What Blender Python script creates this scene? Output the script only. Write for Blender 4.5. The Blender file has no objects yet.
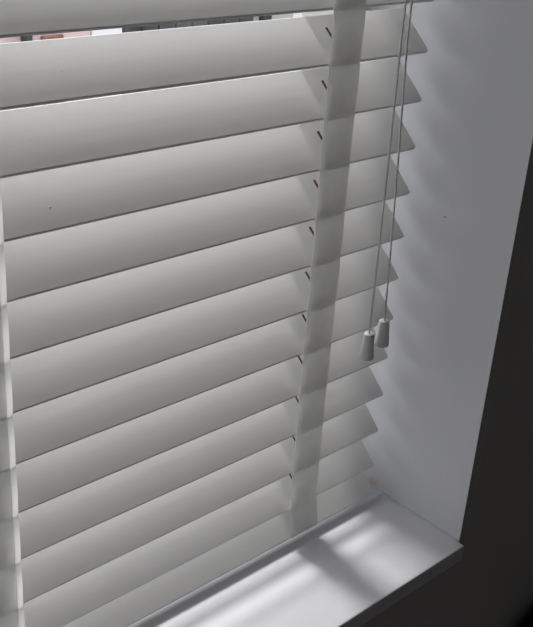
import bpy, bmesh, math, random
from mathutils import Matrix, Vector
random.seed(7)
R = math.radians
scn = bpy.context.scene
col = scn.collection

# ------------------------------------------------------------ camera
cam_d = bpy.data.cameras.new('camera')
cam = bpy.data.objects.new('camera', cam_d); col.objects.link(cam)
F_PX = 999.26                                   # focal length in pixels of the 533 x 627 frame
cam_d.sensor_fit = 'AUTO'; cam_d.sensor_width = 36.0
cam_d.lens = F_PX / 627.0 * 36.0
cam_d.clip_start = 0.02; cam_d.clip_end = 200
rt = Vector((0.73706833, -0.67286077, 0.06315583))
dn = Vector((-0.24972219, -0.35799997, -0.8997082))
fw = Vector((0.62798814, 0.64737501, -0.4318987))
cam.matrix_world = Matrix(((rt.x, -dn.x, -fw.x, -0.7198), (rt.y, -dn.y, -fw.y, -0.5602),
                           (rt.z, -dn.z, -fw.z, 0.1212), (0, 0, 0, 1)))
scn.camera = cam

# ------------------------------------------------------------ sky, sun, exposure
w = bpy.data.worlds.new('overcast_sky'); scn.world = w; w.use_nodes = True
bg = w.node_tree.nodes['Background']
bg.inputs['Color'].default_value = (0.945, 0.96, 1.0, 1)
bg.inputs['Strength'].default_value = .9
sun_d = bpy.data.lights.new('hazy_sun', 'SUN'); sun = bpy.data.objects.new('hazy_sun', sun_d); col.objects.link(sun)
sun_d.energy = 1.6; sun_d.angle = R(12); sun_d.color = (1.0, 0.985, 0.965)
SUN_EL, SUN_AZ = R(50.5), R(3)                    # height above the horizon, turn from straight out of the window
sd = Vector((math.cos(SUN_EL) * math.sin(SUN_AZ), math.cos(SUN_EL) * math.cos(SUN_AZ), math.sin(SUN_EL)))
sun.rotation_euler = sd.to_track_quat('Z', 'Y').to_euler()
sun.location = sd * 8
vs = scn.view_settings
vs.view_transform = 'Standard'; vs.look = 'None'; vs.gamma = 1.0; vs.use_curve_mapping = False
vs.exposure = 1.15

# ------------------------------------------------------------ materials
def mat(name, base, rough=0.5, noise=0.0, nscale=30, bump=0.0, bscale=200, spec=0.5, stretch=None, trans=0.0, stain=None, clear=0.0):
    m = bpy.data.materials.new(name); m.use_nodes = True
    nt = m.node_tree; N = nt.nodes; L = nt.links
    b = N['Principled BSDF']; out = N['Material Output']
    b.inputs['Base Color'].default_value = (*base, 1); b.inputs['Roughness'].default_value = rough
    b.inputs['Specular IOR Level'].default_value = spec
    tc = N.new('ShaderNodeTexCoord'); mp = N.new('ShaderNodeMapping')
    L.new(tc.outputs['Object'], mp.inputs['Vector'])
    if stretch: mp.inputs['Scale'].default_value = stretch
    csock = None
    if noise:
        n = N.new('ShaderNodeTexNoise'); n.inputs['Scale'].default_value = nscale; n.inputs['Detail'].default_value = 5
        L.new(mp.outputs[0], n.inputs['Vector'])
        r = N.new('ShaderNodeValToRGB')
        r.color_ramp.elements[0].position = 0.35; r.color_ramp.elements[1].position = 0.7
        r.color_ramp.elements[0].color = (*[c * (1 - noise) for c in base], 1)
        r.color_ramp.elements[1].color = (*[min(1, c * (1 + noise * .5)) for c in base], 1)
        L.new(n.outputs['Fac'], r.inputs['Fac']); csock = r.outputs['Color']
    if stain:                                    # a patch of discoloration with its own place on the surface
        (sx, sy, sz), rad, scol = stain
        sub = N.new('ShaderNodeVectorMath'); sub.operation = 'DISTANCE'; sub.inputs[1].default_value = (sx, sy, sz)
        L.new(tc.outputs['Object'], sub.inputs[0])
        n2 = N.new('ShaderNodeTexNoise'); n2.inputs['Scale'].default_value = 120; L.new(tc.outputs['Object'], n2.inputs['Vector'])
        ma = N.new('ShaderNodeMath'); ma.operation = 'MULTIPLY_ADD'
        L.new(n2.outputs['Fac'], ma.inputs[0]); ma.inputs[1].default_value = rad * 1.2; L.new(sub.outputs['Value'], ma.inputs[2])
        mr = N.new('ShaderNodeMapRange'); mr.inputs['From Min'].default_value = rad * .7; mr.inputs['From Max'].default_value = rad * 1.7
        mr.inputs['To Min'].default_value = 1; mr.inputs['To Max'].default_value = 0
        L.new(ma.outputs[0], mr.inputs['Value'])
        mx = N.new('ShaderNodeMix'); mx.data_type = 'RGBA'
        L.new(mr.outputs[0], mx.inputs['Factor'])
        mx.inputs['A'].default_value = (*base, 1)
        if csock: L.new(csock, mx.inputs['A'])
        mx.inputs['B'].default_value = (*scol, 1); csock = mx.outputs['Result']
    if csock: L.new(csock, b.inputs['Base Color'])
    if bump:
        n = N.new('ShaderNodeTexNoise'); n.inputs['Scale'].default_value = bscale; n.inputs['Detail'].default_value = 4
        L.new(mp.outputs[0], n.inputs['Vector'])
        bp = N.new('ShaderNodeBump'); bp.inputs['Strength'].default_value = bump; bp.inputs['Distance'].default_value = 0.001
        L.new(n.outputs['Fac'], bp.inputs['Height']); L.new(bp.outputs['Normal'], b.inputs['Normal'])
    if trans:
        t = N.new('ShaderNodeBsdfTranslucent'); t.inputs['Color'].default_value = (*base, 1)
        ms = N.new('ShaderNodeMixShader'); ms.inputs['Fac'].default_value = trans
        L.new(b.outputs[0], ms.inputs[1]); L.new(t.outputs[0], ms.inputs[2]); L.new(ms.outputs[0], out.inputs['Surface'])
    if clear:                                    # open weave: some light passes straight through
        tr = N.new('ShaderNodeBsdfTransparent'); mc = N.new('ShaderNodeMixShader'); mc.inputs['Fac'].default_value = clear
        L.new(ms.outputs[0], mc.inputs[1]); L.new(tr.outputs[0], mc.inputs[2]); L.new(mc.outputs[0], out.inputs['Surface'])
    return m

M_SLAT = mat('white_painted_slat', (.80, .797, .785), .36, noise=.03, nscale=14, bump=.02, bscale=60, stretch=(.25, 3, 1))
M_WOOD = mat('raw_brown_wood', (.20, .075, .03), .7, noise=.3, nscale=200)
M_TAPE = mat('grey_woven_tape', (.86, .86, .845), .9, noise=.08, nscale=60, bump=.5, bscale=900, spec=.2, trans=.45, clear=.10)
M_LIT_EDGE = mat('pale_sunlit_edge', (.93, .93, .91), .8, noise=.04, nscale=150, bump=.3, bscale=500, spec=.2, trans=.5)  # whiter than the tape cloth, stands for sun falling on its edge
M_CORD = mat('white_braided_cord', (.72, .71, .69), .8, noise=.15, nscale=900, bump=.5, bscale=1500)
M_PULL = mat('grey_white_plastic', (.60, .58, .585), .45, noise=.04, nscale=80, bump=.1, bscale=300)
M_REVEAL = mat('white_reveal_paint', (.63, .635, .655), .55, noise=.03, nscale=12, bump=.25, bscale=90,
               stain=((.018, .013, -.520), .010, (.55, .47, .40)))
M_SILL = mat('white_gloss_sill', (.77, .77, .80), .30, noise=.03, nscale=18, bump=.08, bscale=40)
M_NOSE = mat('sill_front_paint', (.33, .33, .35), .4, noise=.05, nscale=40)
M_WALL = mat('charcoal_wall_paint', (.21, .21, .212), .85, noise=.05, nscale=9, bump=.2, bscale=150)
M_PLAIN = mat('pale_wall_paint', (.72, .70, .67), .9, noise=.03, nscale=6)
M_CEIL = mat('ceiling_paint', (.7, .7, .69), .9, noise=.03, nscale=5)
M_FLOOR = mat('dark_floor', (.38, .30, .23), .6, noise=.25, nscale=6)
M_FRAME = mat('white_window_frame', (.80, .80, .80), .3, noise=.02, nscale=20)
M_CAULK = mat('caulk', (.60, .60, .61), .5, noise=.08, nscale=90, bump=.3, bscale=250)
M_BLACK = mat('black_fabric', (.006, .006, .006), .95, noise=.3, nscale=60, bump=.4, bscale=700, spec=.1)
M_BLEG = mat('black_leg', (.01, .01, .01), .5, noise=.1, nscale=50)
M_GROUND = mat('street_paving', (.30, .29, .28), .9, noise=.2, nscale=2)
M_PINK = mat('pinkish_render', (.70, .55, .54), .9, noise=.12, nscale=4)
M_WHITE = mat('white_render', (.85, .85, .88), .8, noise=.04, nscale=6)
M_DARK = mat('dark_fence_paint', (.055, .055, .06), .7, noise=.5, nscale=7)
M_GREY = mat('grey_fence_paint', (.42, .42, .41), .8, noise=.1, nscale=5)
M_BRN = mat('brown_brick_patch', (.28, .15, .12), .9, noise=.3, nscale=20)
M_SPECK = mat('paint_drip', (.86, .86, .85), .4, noise=.05, nscale=400)
M_DOT = mat('dark_speck', (.12, .12, .12), .8, noise=.2, nscale=400)
def glass():
    m = bpy.data.materials.new('window_glass'); m.use_nodes = True
    N = m.node_tree.nodes; L = m.node_tree.links
    N.remove(N['Principled BSDF'])
    t = N.new('ShaderNodeBsdfTransparent'); t.inputs['Color'].default_value = (.965, .965, .965, 1)
    g = N.new('ShaderNodeBsdfGlossy'); g.inputs['Roughness'].default_value = .02
    lw = N.new('ShaderNodeLayerWeight'); pw = N.new('ShaderNodeMath'); pw.operation = 'POWER'; pw.inputs[1].default_value = 5
    f = N.new('ShaderNodeMath'); f.operation = 'MULTIPLY_ADD'; f.inputs[1].default_value = .9; f.inputs[2].default_value = .04
    L.new(lw.outputs['Facing'], pw.inputs[0]); L.new(pw.outputs[0], f.inputs[0])
    x = N.new('ShaderNodeMixShader')
    L.new(f.outputs[0], x.inputs[0]); L.new(t.outputs[0], x.inputs[1]); L.new(g.outputs[0], x.inputs[2])
    L.new(x.outputs[0], N['Material Output'].inputs['Surface'])
    return m
M_GLASS = glass()

# ------------------------------------------------------------ helpers
def link_mesh(name, me, m, parent=None, loc=(0, 0, 0)):
    o = bpy.data.objects.new(name, me); col.objects.link(o); o.location = loc
    if m is not None and not me.materials:
        for mm in (m if isinstance(m, (list, tuple)) else [m]): me.materials.append(mm)
    if parent: o.parent = parent
    return o
def from_bm(name, bm, m, parent=None, loc=(0, 0, 0), smooth=False):
    bmesh.ops.recalc_face_normals(bm, faces=bm.faces)
    me = bpy.data.meshes.new(name); bm.to_mesh(me); bm.free()
    if smooth:
        for p in me.polygons: p.use_smooth = True
    return link_mesh(name, me, m, parent, loc)
def bm_box(bm, lo, hi, bev=0.0, seg=2):
    r = bmesh.ops.create_cube(bm, size=1)
    c = [(a + b) / 2 for a, b in zip(lo, hi)]; s = [b - a for a, b in zip(lo, hi)]
    for v in r['verts']: v.co = Vector((v.co.x * s[0] + c[0], v.co.y * s[1] + c[1], v.co.z * s[2] + c[2]))
    if bev:
        es = list({e for v in r['verts'] for e in v.link_edges})
        bmesh.ops.bevel(bm, geom=es, offset=bev, segments=seg, affect='EDGES', profile=.5)
    return bm
def box(name, lo, hi, m, parent=None, bev=0.0, seg=2, smooth=False):
    bm = bmesh.new(); bm_box(bm, lo, hi, bev, seg)
    return from_bm(name, bm, m, parent, smooth=smooth)
def struct(o): o['kind'] = 'structure'; return o
def tag(o, label, cat, group=None):
    o['label'] = label; o['category'] = cat
    if group: o['group'] = group
    return o
def empty(name, loc):
    o = bpy.data.objects.new(name, None); col.objects.link(o); o.location = loc; o.empty_display_size = .05
    return o
def tube(name, pts, rad, m, parent, n=10):
    verts, faces = [], []
    for i, p in enumerate(pts):
        p = Vector(p)
        d = (Vector(pts[min(i + 1, len(pts) - 1)]) - Vector(pts[max(i - 1, 0)])).normalized()
        a = d.orthogonal().normalized() if i == 0 else (a - d * a.dot(d)).normalized()
        b = d.cross(a)
        for k in range(n):
            t = 2 * math.pi * k / n
            verts.append(p + rad * (a * math.cos(t) + b * math.sin(t)))
    for i in range(len(pts) - 1):
        for k in range(n):
            faces.append((i * n + k, i * n + (k + 1) % n, (i + 1) * n + (k + 1) % n, (i + 1) * n + k))
    faces += [tuple(range(n))[::-1], tuple(range((len(pts) - 1) * n, len(pts) * n))]
    me = bpy.data.meshes.new(name); me.from_pydata([tuple(v) for v in verts], [], faces)
    for p in me.polygons: p.use_smooth = True
    return link_mesh(name, me, m, parent)

# ------------------------------------------------------------ dimensions (metres; x along the slats, y outdoors, z up)
PITCH, SW, TILT, ST = .044, .048, R(43), .0028
XR, XL = .018, -.900            # faces of the window reveals
ZS, ZT = -.526, .800            # sill top and head of the opening
YI, YO = -.109, .190            # inner and outer face of the window wall
FLOOR, CEIL = -1.43, 1.02
RX0, RX1, RY0 = -2.4, 1.5, -3.4

# ------------------------------------------------------------ the room
def frame_wall(name, y0, y1):
    bm = bmesh.new()
    bm_box(bm, (RX0, y0, FLOOR), (XL - .0008, y1, CEIL)); bm_box(bm, (XR + .0008, y0, FLOOR), (RX1, y1, CEIL))
    bm_box(bm, (XL - .0008, y0, FLOOR), (XR + .0008, y1, ZS - .020)); bm_box(bm, (XL - .0008, y0, ZT + .0008), (XR + .0008, y1, CEIL))
    return struct(from_bm(name, bm, M_WALL))
frame_wall('wall_window', YI, YO)
struct(box('wall_right', (RX1, RY0, FLOOR), (RX1 + .1, YO, CEIL), M_PLAIN))
WY0, WY1, WZ0, WZ1 = -2.5, -.9, -.40, .75        # opening for an unseen window added in the left wall as fill light
bm = bmesh.new()
bm_box(bm, (RX0 - .1, RY0, FLOOR), (RX0, WY0, CEIL)); bm_box(bm, (RX0 - .1, WY1, FLOOR), (RX0, YO, CEIL))
bm_box(bm, (RX0 - .1, WY0, FLOOR), (RX0, WY1, WZ0)); bm_box(bm, (RX0 - .1, WY0, WZ1), (RX0, WY1, CEIL))
struct(from_bm('wall_left', bm, M_PLAIN))
struct(box('wall_back', (RX0 - .1, RY0 - .1, FLOOR), (RX1 + .1, RY0, CEIL), M_PLAIN))
struct(box('floor', (RX0 - .1, RY0 - .1, FLOOR - .1), (RX1 + .1, YO, FLOOR), M_FLOOR))
struct(box('ceiling', (RX0 - .1, RY0 - .1, CEIL), (RX1 + .1, YO, CEIL + .1), M_CEIL))
rr = struct(box('wall_reveal_right', (XR, YI, ZS - .02), (XR + .0008, YO, ZT + .0008), M_REVEAL))
rr['label'] = 'pale painted window reveal to the right of the blind'
struct(box('wall_reveal_left', (XL - .0008, YI, ZS - .02), (XL, YO, ZT + .0008), M_REVEAL))
struct(box('wall_reveal_top', (XL, YI, ZT), (XR, YO, ZT + .0008), M_REVEAL))
d = from_bm('speck', (lambda b: (bmesh.ops.create_icosphere(b, subdivisions=2, radius=.0009), b)[1])(bmesh.new()), M_DOT, rr, (XR, -.0314, -.193))
# sill board: top sheet and rounded front edge
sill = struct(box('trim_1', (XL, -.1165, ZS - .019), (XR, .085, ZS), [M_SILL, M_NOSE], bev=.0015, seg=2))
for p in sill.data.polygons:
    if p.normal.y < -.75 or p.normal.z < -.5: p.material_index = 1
sill['label'] = 'white gloss windowsill below the blind'
cb = []
for i in range(26):
    y = YI + .001 + i * (.084 - YI) / 25
    cb.append((XR - .0003, y, ZS + .0004 + random.uniform(-.0004, .0005)))
struct(tube('trim_2', cb, .0016, M_CAULK, None, 8))

# window frame and pane behind the blind
wf = struct(empty('window_1', (0, .12, ZS)))
def wpart(name, lo, hi, m, bev=.004):
    o = box(name, (lo[0], lo[1] - .12, lo[2] - ZS), (hi[0], hi[1] - .12, hi[2] - ZS), m, wf, bev); return o
wpart('frame_rail', (XL, .086, ZS - .019), (XR, .150, ZS + .055), M_FRAME)
wpart('frame_rail', (XL, .086, ZT - .055), (XR, .150, ZT), M_FRAME)
wpart('frame_stile', (XL, .088, ZS + .055), (XL + .055, .150, ZT - .055), M_FRAME)
wpart('frame_stile', (XR - .043, .088, ZS + .055), (XR, .150, ZT - .055), M_FRAME)
wpart('pane', (XL + .05, .118, ZS + .05), (XR - .038, .122, ZT - .05), M_GLASS, 0)

w2 = struct(empty('added_fill_window', (RX0 - .05, (WY0 + WY1) / 2, WZ0)))  # added out of view to let dim fill light into the room
O2 = (RX0 - .05, (WY0 + WY1) / 2, WZ0)
def w2part(name, lo, hi, m): return box(name, tuple(a - b for a, b in zip(lo, O2)), tuple(a - b for a, b in zip(hi, O2)), m, w2, .003 if m is M_FRAME else 0)
for z0, z1 in ((WZ0, WZ0 + .05), (WZ1 - .05, WZ1)): w2part('frame_rail', (RX0 - .08, WY0, z0), (RX0 - .02, WY1, z1), M_FRAME)
for y0, y1 in ((WY0, WY0 + .05), (-1.725, -1.675), (WY1 - .05, WY1)): w2part('frame_stile', (RX0 - .08, y0, WZ0 + .05), (RX0 - .02, y1, WZ1 - .05), M_FRAME)
for y0, y1 in ((WY0 + .05, -1.725), (-1.675, WY1 - .05)): w2part('pane', (RX0 - .052, y0, WZ0 + .05), (RX0 - .048, y1, WZ1 - .05), M_GLASS)

# ------------------------------------------------------------ the venetian blind
X0, X1 = -.885, 0.0                               # slat ends
TAPES = [-.1088, -.4460, -.7742]                  # centre of each ladder tape
TW = .0366
ca, sa = math.cos(TILT), math.sin(TILT)
HX, HV = .0014, .011                              # half size of the cord slots
def slat_mesh(length_from, length_to, width, thick, holes, crown=.0005, corner=.0022):
    xs = {length_from, length_to}
    for d_ in (0, .0003, .0008, .0015, corner):
        xs |= {round(length_from + d_, 6), round(length_to - d_, 6)}
    for c in holes: xs |= {c - HX, c + HX}
    k = length_from + .05
    while k < length_to - .02: xs.add(k); k += .09
    xs = sorted(xs)
    h = width / 2
    vs_ = [-h, -h + .0008, -HV - .004, -HV, 0, HV, HV + .004, h - .0008, h]
    verts, faces, mi = [], [], []
    def half(x):
        dd = min(x - length_from, length_to - x)
        if dd >= corner: return h
        return h - corner + math.sqrt(max(0, corner ** 2 - (corner - dd) ** 2))
    nv = len(vs_)
    for side in (1, -1):
        for x in xs:
            hh = half(x)
            for j, v in enumerate(vs_):
                vv = max(-hh, min(hh, v)) if 0 < j < nv - 1 else (hh if v > 0 else -hh)
                n = crown * (1 - (vv / h) ** 2)
                edge = .55 if j in (0, nv - 1) else 1.0
                verts.append((x, vv, n + side * thick / 2 * edge))
    nx = len(xs); off = nx * nv
    def hole(i, j):
        xm = (xs[i] + xs[i + 1]) / 2; vm = (vs_[j] + vs_[j + 1]) / 2
        return any(abs(xm - c) < HX for c in holes) and abs(vm) < HV
    for i in range(nx - 1):
        for j in range(nv - 1):
            if hole(i, j): continue
            a, b, c, d_ = i * nv + j, (i + 1) * nv + j, (i + 1) * nv + j + 1, i * nv + j + 1
            faces.append((a, b, c, d_)); mi.append(0)
            faces.append((d_ + off, c + off, b + off, a + off)); mi.append(0)
            for (di, dj, p, q) in ((0, -1, a, b), (0, 1, c, d_), (-1, 0, d_, a), (1, 0, b, c)):
                ii, jj = i + di, j + dj
                out = not (0 <= ii < nx - 1 and 0 <= jj < nv - 1)
                if out or hole(ii, jj):
                    faces.append((q, p, p + off, q + off)); mi.append(0 if out else 1)
    me = bpy.data.meshes.new('slat'); me.from_pydata(verts, [], faces); me.update()
    me.materials.append(M_SLAT); me.materials.append(M_WOOD)
    for p, k in zip(me.polygons, mi): p.material_index = k
    return me

blind = empty('venetian_blind', (-.44, 0, ZS))
tag(blind, 'white wooden venetian blind with grey ladder tapes hanging in the window', 'blind')
OFF = Vector((-.44, 0, ZS))
def bl(o, name_loc=None):                          # parent to the blind, keeping world coordinates
    o.parent = blind; o.location = Vector(o.location) - OFF; return o
SM = slat_mesh(X0, X1, SW, ST, [c + .0022 for c in TAPES])
NTOP = 16
slats = {}
for k in range(-NTOP, 12):
    o = bpy.data.objects.new('slat', SM); col.objects.link(o)
    t = TILT + R({1: -1.3, 2: -.6}.get(k, random.uniform(-.4, .4)))
    o.location = (random.uniform(-.0006, .0006), SW / 2 * math.cos(t), -k * PITCH + SW / 2 * math.sin(t))
    o.rotation_euler = (t, 0, 0)
    bl(o); slats[k] = o
# bottom rail: a thicker tilted slat, resting low over the sill
RW, RT = .052, .010                               # width and thickness of the rail
bm = bmesh.new(); bm_box(bm, (X0, 0, -RT), (X1, RW, 0), .0014, 2)
rail = from_bm('bottom_rail', bm, M_SLAT)
rail.rotation_euler = (R(43), 0, 0); rail.location = (0, -.006, -.5160)
bl(rail)
# headrail up in the top of the opening
bl(box('head_rail', (X0, -.006, .748), (X1, .050, .798), M_SLAT, bev=.002))

def tape(cx, back):
    """one cloth strip running past every slat edge, slightly bowed between the slats"""
    verts, faces = [], []
    zs = []
    z = -.5145
    n = 0
    top = .748
    rows = int((top - z) / (PITCH / 8))
    for i in range(rows + 1):
        zz = z + (top - z) * i / rows
        zs.append(zz)
    us = [-1, -.9, -.5, 0, .5, .9, 1]
    for zz in zs:
        ph = (zz / PITCH) % 1.0                     # 0 at a slat's front edge
        seedv = int(zz // PITCH)
        rnd = random.Random(seedv * 13 + int(cx * 100))
        amp = rnd.choice((-.4, .5, 1.0, 1.2)) * .0007; kink = rnd.uniform(.3, .7); skew = rnd.uniform(-.18, .18)
        for u in us:
            q = min(1, max(0, ph + skew * u * math.sin(math.pi * ph)))
            bow = amp * (q / kink if q < kink else (1 - q) / (1 - kink))      # a soft crease between two slats
            if not back: y = -.0018 - bow - .0057 * max(0, min(1, (-.478 - zz) / .034))
            else: y = SW * ca + .0022 + bow
            verts.append((cx + u * TW / 2 + (0 if not back else (.0035 if cx > -.2 else -.003)), y, zz if not back else zz + SW * sa))
    m = len(us)
    for i in range(len(zs) - 1):
        for j in range(m - 1):
            faces.append((i * m + j, i * m + j + 1, (i + 1) * m + j + 1, (i + 1) * m + j))
    if back:
        keep = [f for f in faces if max(verts[q][2] for q in f) < .75]
        faces = keep
    bm = bmesh.new(); vv = [bm.verts.new(v) for v in verts]
    for f in faces: bm.faces.new([vv[q] for q in f])
    loose = [v for v in bm.verts if not v.link_faces]
    bmesh.ops.delete(bm, geom=loose, context='VERTS')
    bmesh.ops.solidify(bm, geom=list(bm.faces), thickness=.0005)
    o = from_bm('ladder_tape', bm, M_TAPE, smooth=True)
    return bl(o)
for i, cx in enumerate(TAPES):
    f = tape(cx, False); f['label'] = 'grey cloth tape across the front of the slats'
    tape(cx, True)
    # the fold of tape that wraps under the bottom rail
    # lift cord running down through the slots
    c = tube('lift_cord', [(cx + .0024, SW / 2 * ca, z) for z in (.748, .3, 0, -.25, -.497)], .0008, M_CORD, None, 6); bl(c)
# sunlit edge of the second tape, its brightness painted as an added paler strip
verts, faces = [], []
xe = TAPES[1] + TW / 2
n = 140
for i in range(n + 1):
    z = -.5145 + (.748 + .5145) * i / n
    ph = (z / PITCH) % 1
    for u in (0, .5, 1):
        verts.append((xe - .0004 + u * .0052, -.0022 - .0008 * math.sin(math.pi * ph) + .0006 * u, z))
for i in range(n):
    for j in range(2): faces.append((i * 3 + j, i * 3 + j + 1, i * 3 + j + 4, i * 3 + j + 3))
me = bpy.data.meshes.new('sunlit_tape_edge'); me.from_pydata(verts, [], faces)
lit_edge = link_mesh('sunlit_tape_edge', me, M_LIT_EDGE); bl(lit_edge); lit_edge['label'] = 'sunlit edge of the tape, painted as a paler strip'

# pull cords with tapered pulls
def lathe(name, prof, m, parent, loc, seg=24, rx=0, ry=0):
    verts, faces = [], []
    for r, z in prof:
        for k in range(seg):
            t = 2 * math.pi * k / seg; verts.append((r * math.cos(t), r * math.sin(t), z))
    for i in range(len(prof) - 1):
        for k in range(seg): faces.append((i * seg + k, i * seg + (k + 1) % seg, (i + 1) * seg + (k + 1) % seg, (i + 1) * seg + k))
    me = bpy.data.meshes.new(name); me.from_pydata(verts, [], faces)
    for p in me.polygons: p.use_smooth = True
    o = link_mesh(name, me, m, parent, loc); o.rotation_euler = (rx, ry, 0); return o
PULL = [(.0002, 0), (.0012, 0), (.0042, -.0002), (.0048, -.0010), (.0051, -.004), (.0060, -.014), (.0070, -.0235), (.0071, -.0250), (.0064, -.0262), (.0048, -.0265), (.0044, -.025), (.0002, -.023)]
for (xt, yt), (xb, yb, zb) in (((-.0775, -.0315), (-.0772, -.035, -.2862)), ((-.0690, -.0300), (-.0585, -.036, -.2778))):
    pts = []
    for i in range(13):
        t = i / 12; z = .748 + (zb - .748) * t
        # straight fall in front of the slats, leaving the headrail
        s = (z - .0) / (zb)
        if z > 0: x, y = xt, yt + (-.012 - yt) * max(0, (z - .55)) / .2
        else: x, y = xt + (xb - xt) * s + .0006 * math.sin(math.pi * s), yt + (yb - yt) * s
        pts.append((x, y, z))
    c = tube('pull_cord', pts, .0009, M_CORD, None, 8); bl(c)
    p = lathe('cord_pull', PULL, M_PULL, c, (xb, yb, zb), rx=R(1), ry=R(-1))

# little paint drips on the slats
def drip(k, x, u, r=.0008):
    v = u - SW / 2; loc = (x, v, ST / 2 + .0005 * (1 - (2 * v / SW) ** 2))
    b = bmesh.new(); bmesh.ops.create_icosphere(b, subdivisions=2, radius=r)
    for q in b.verts: q.co.z *= .35
    from_bm('paint_drip', b, M_SPECK, slats[k], loc, True)
drip(1, -.365, .022); drip(3, -.380, .017, .0009); drip(2, -.42, .025, .0007); drip(2, -.39, .023, .0006)

# ------------------------------------------------------------ black armchair against the wall, only its top corner in view
ac = empty('armchair', (.490, -.315, FLOOR))
tag(ac, 'black rounded chair back low against the dark wall, mostly out of frame', 'chair')
def cpart(name, lo, hi, bev, m=M_BLACK):
    return box(name, lo, hi, m, ac, bev, 5, True)
cpart('backrest', (-.36, .02, .20), (.36, .20, .742), .05)
cpart('seat', (-.27, -.50, .18), (.27, .02, .42), .05)
for s in (-1, 1): cpart('armrest', (min(s * .27, s * .37), -.50, .16), (max(s * .27, s * .37), .01, .58), .045)
for sx in (-.30, .30):
    for sy in (-.44, .12): cpart('leg', (sx - .02, sy - .02, 0), (sx + .02, sy + .02, .21), .006, M_BLEG)

# ------------------------------------------------------------ outdoors, glimpsed between the top slats
GZ = -1.65
struct(box('ground_outside', (-14, -8, GZ - .1), (16, 18, GZ), M_GROUND))
gw = empty('garden_wall', (1.0, 5.1, GZ)); tag(gw, 'low pinkish wall outdoors seen through the top gap', 'wall')
def gpart(name, lo, hi, m, par, org): return box(name, tuple(a - b for a, b in zip(lo, org)), tuple(a - b for a, b in zip(hi, org)), m, par, .01)
G = (1.0, 5.1, GZ)
gpart('wall_panel', (-3.0, 5.0, GZ), (2.93, 5.2, GZ + .95), M_PINK, gw, G)
gpart('post', (2.42, 4.93, GZ), (2.47, 5.0, GZ + 1.0), M_DARK, gw, G)
gpart('brown_panel', (2.56, 4.98, GZ), (2.72, 5.0, GZ + .56), M_BRN, gw, G)
wp = empty('white_panel', (3.1, 5.1, GZ)); tag(wp, 'bright white panel between pinkish wall and dark fence outdoors', 'panel')
gpart('board', (2.95, 5.02, GZ), (3.19, 5.2, GZ + 1.0), M_WHITE, wp, (3.1, 5.1, GZ))
df = empty('dark_fence', (3.8, 5.1, GZ)); tag(df, 'dark grey fence outdoors seen through the top gap', 'fence')
D = (3.8, 5.1, GZ)
for i in range(8):
    a = 3.21 + i * .145
    gpart('board', (a, 5.03, GZ), (a + .14, 5.07, GZ + .98), M_DARK, df, D)
gpart('side_panel', (4.36, 5.05, GZ), (8.4, 5.09, GZ + .98), M_GREY, df, D)
gpart('post', (4.43, 5.0, GZ), (4.52, 5.09, GZ + 1.05), M_BLEG, df, D)
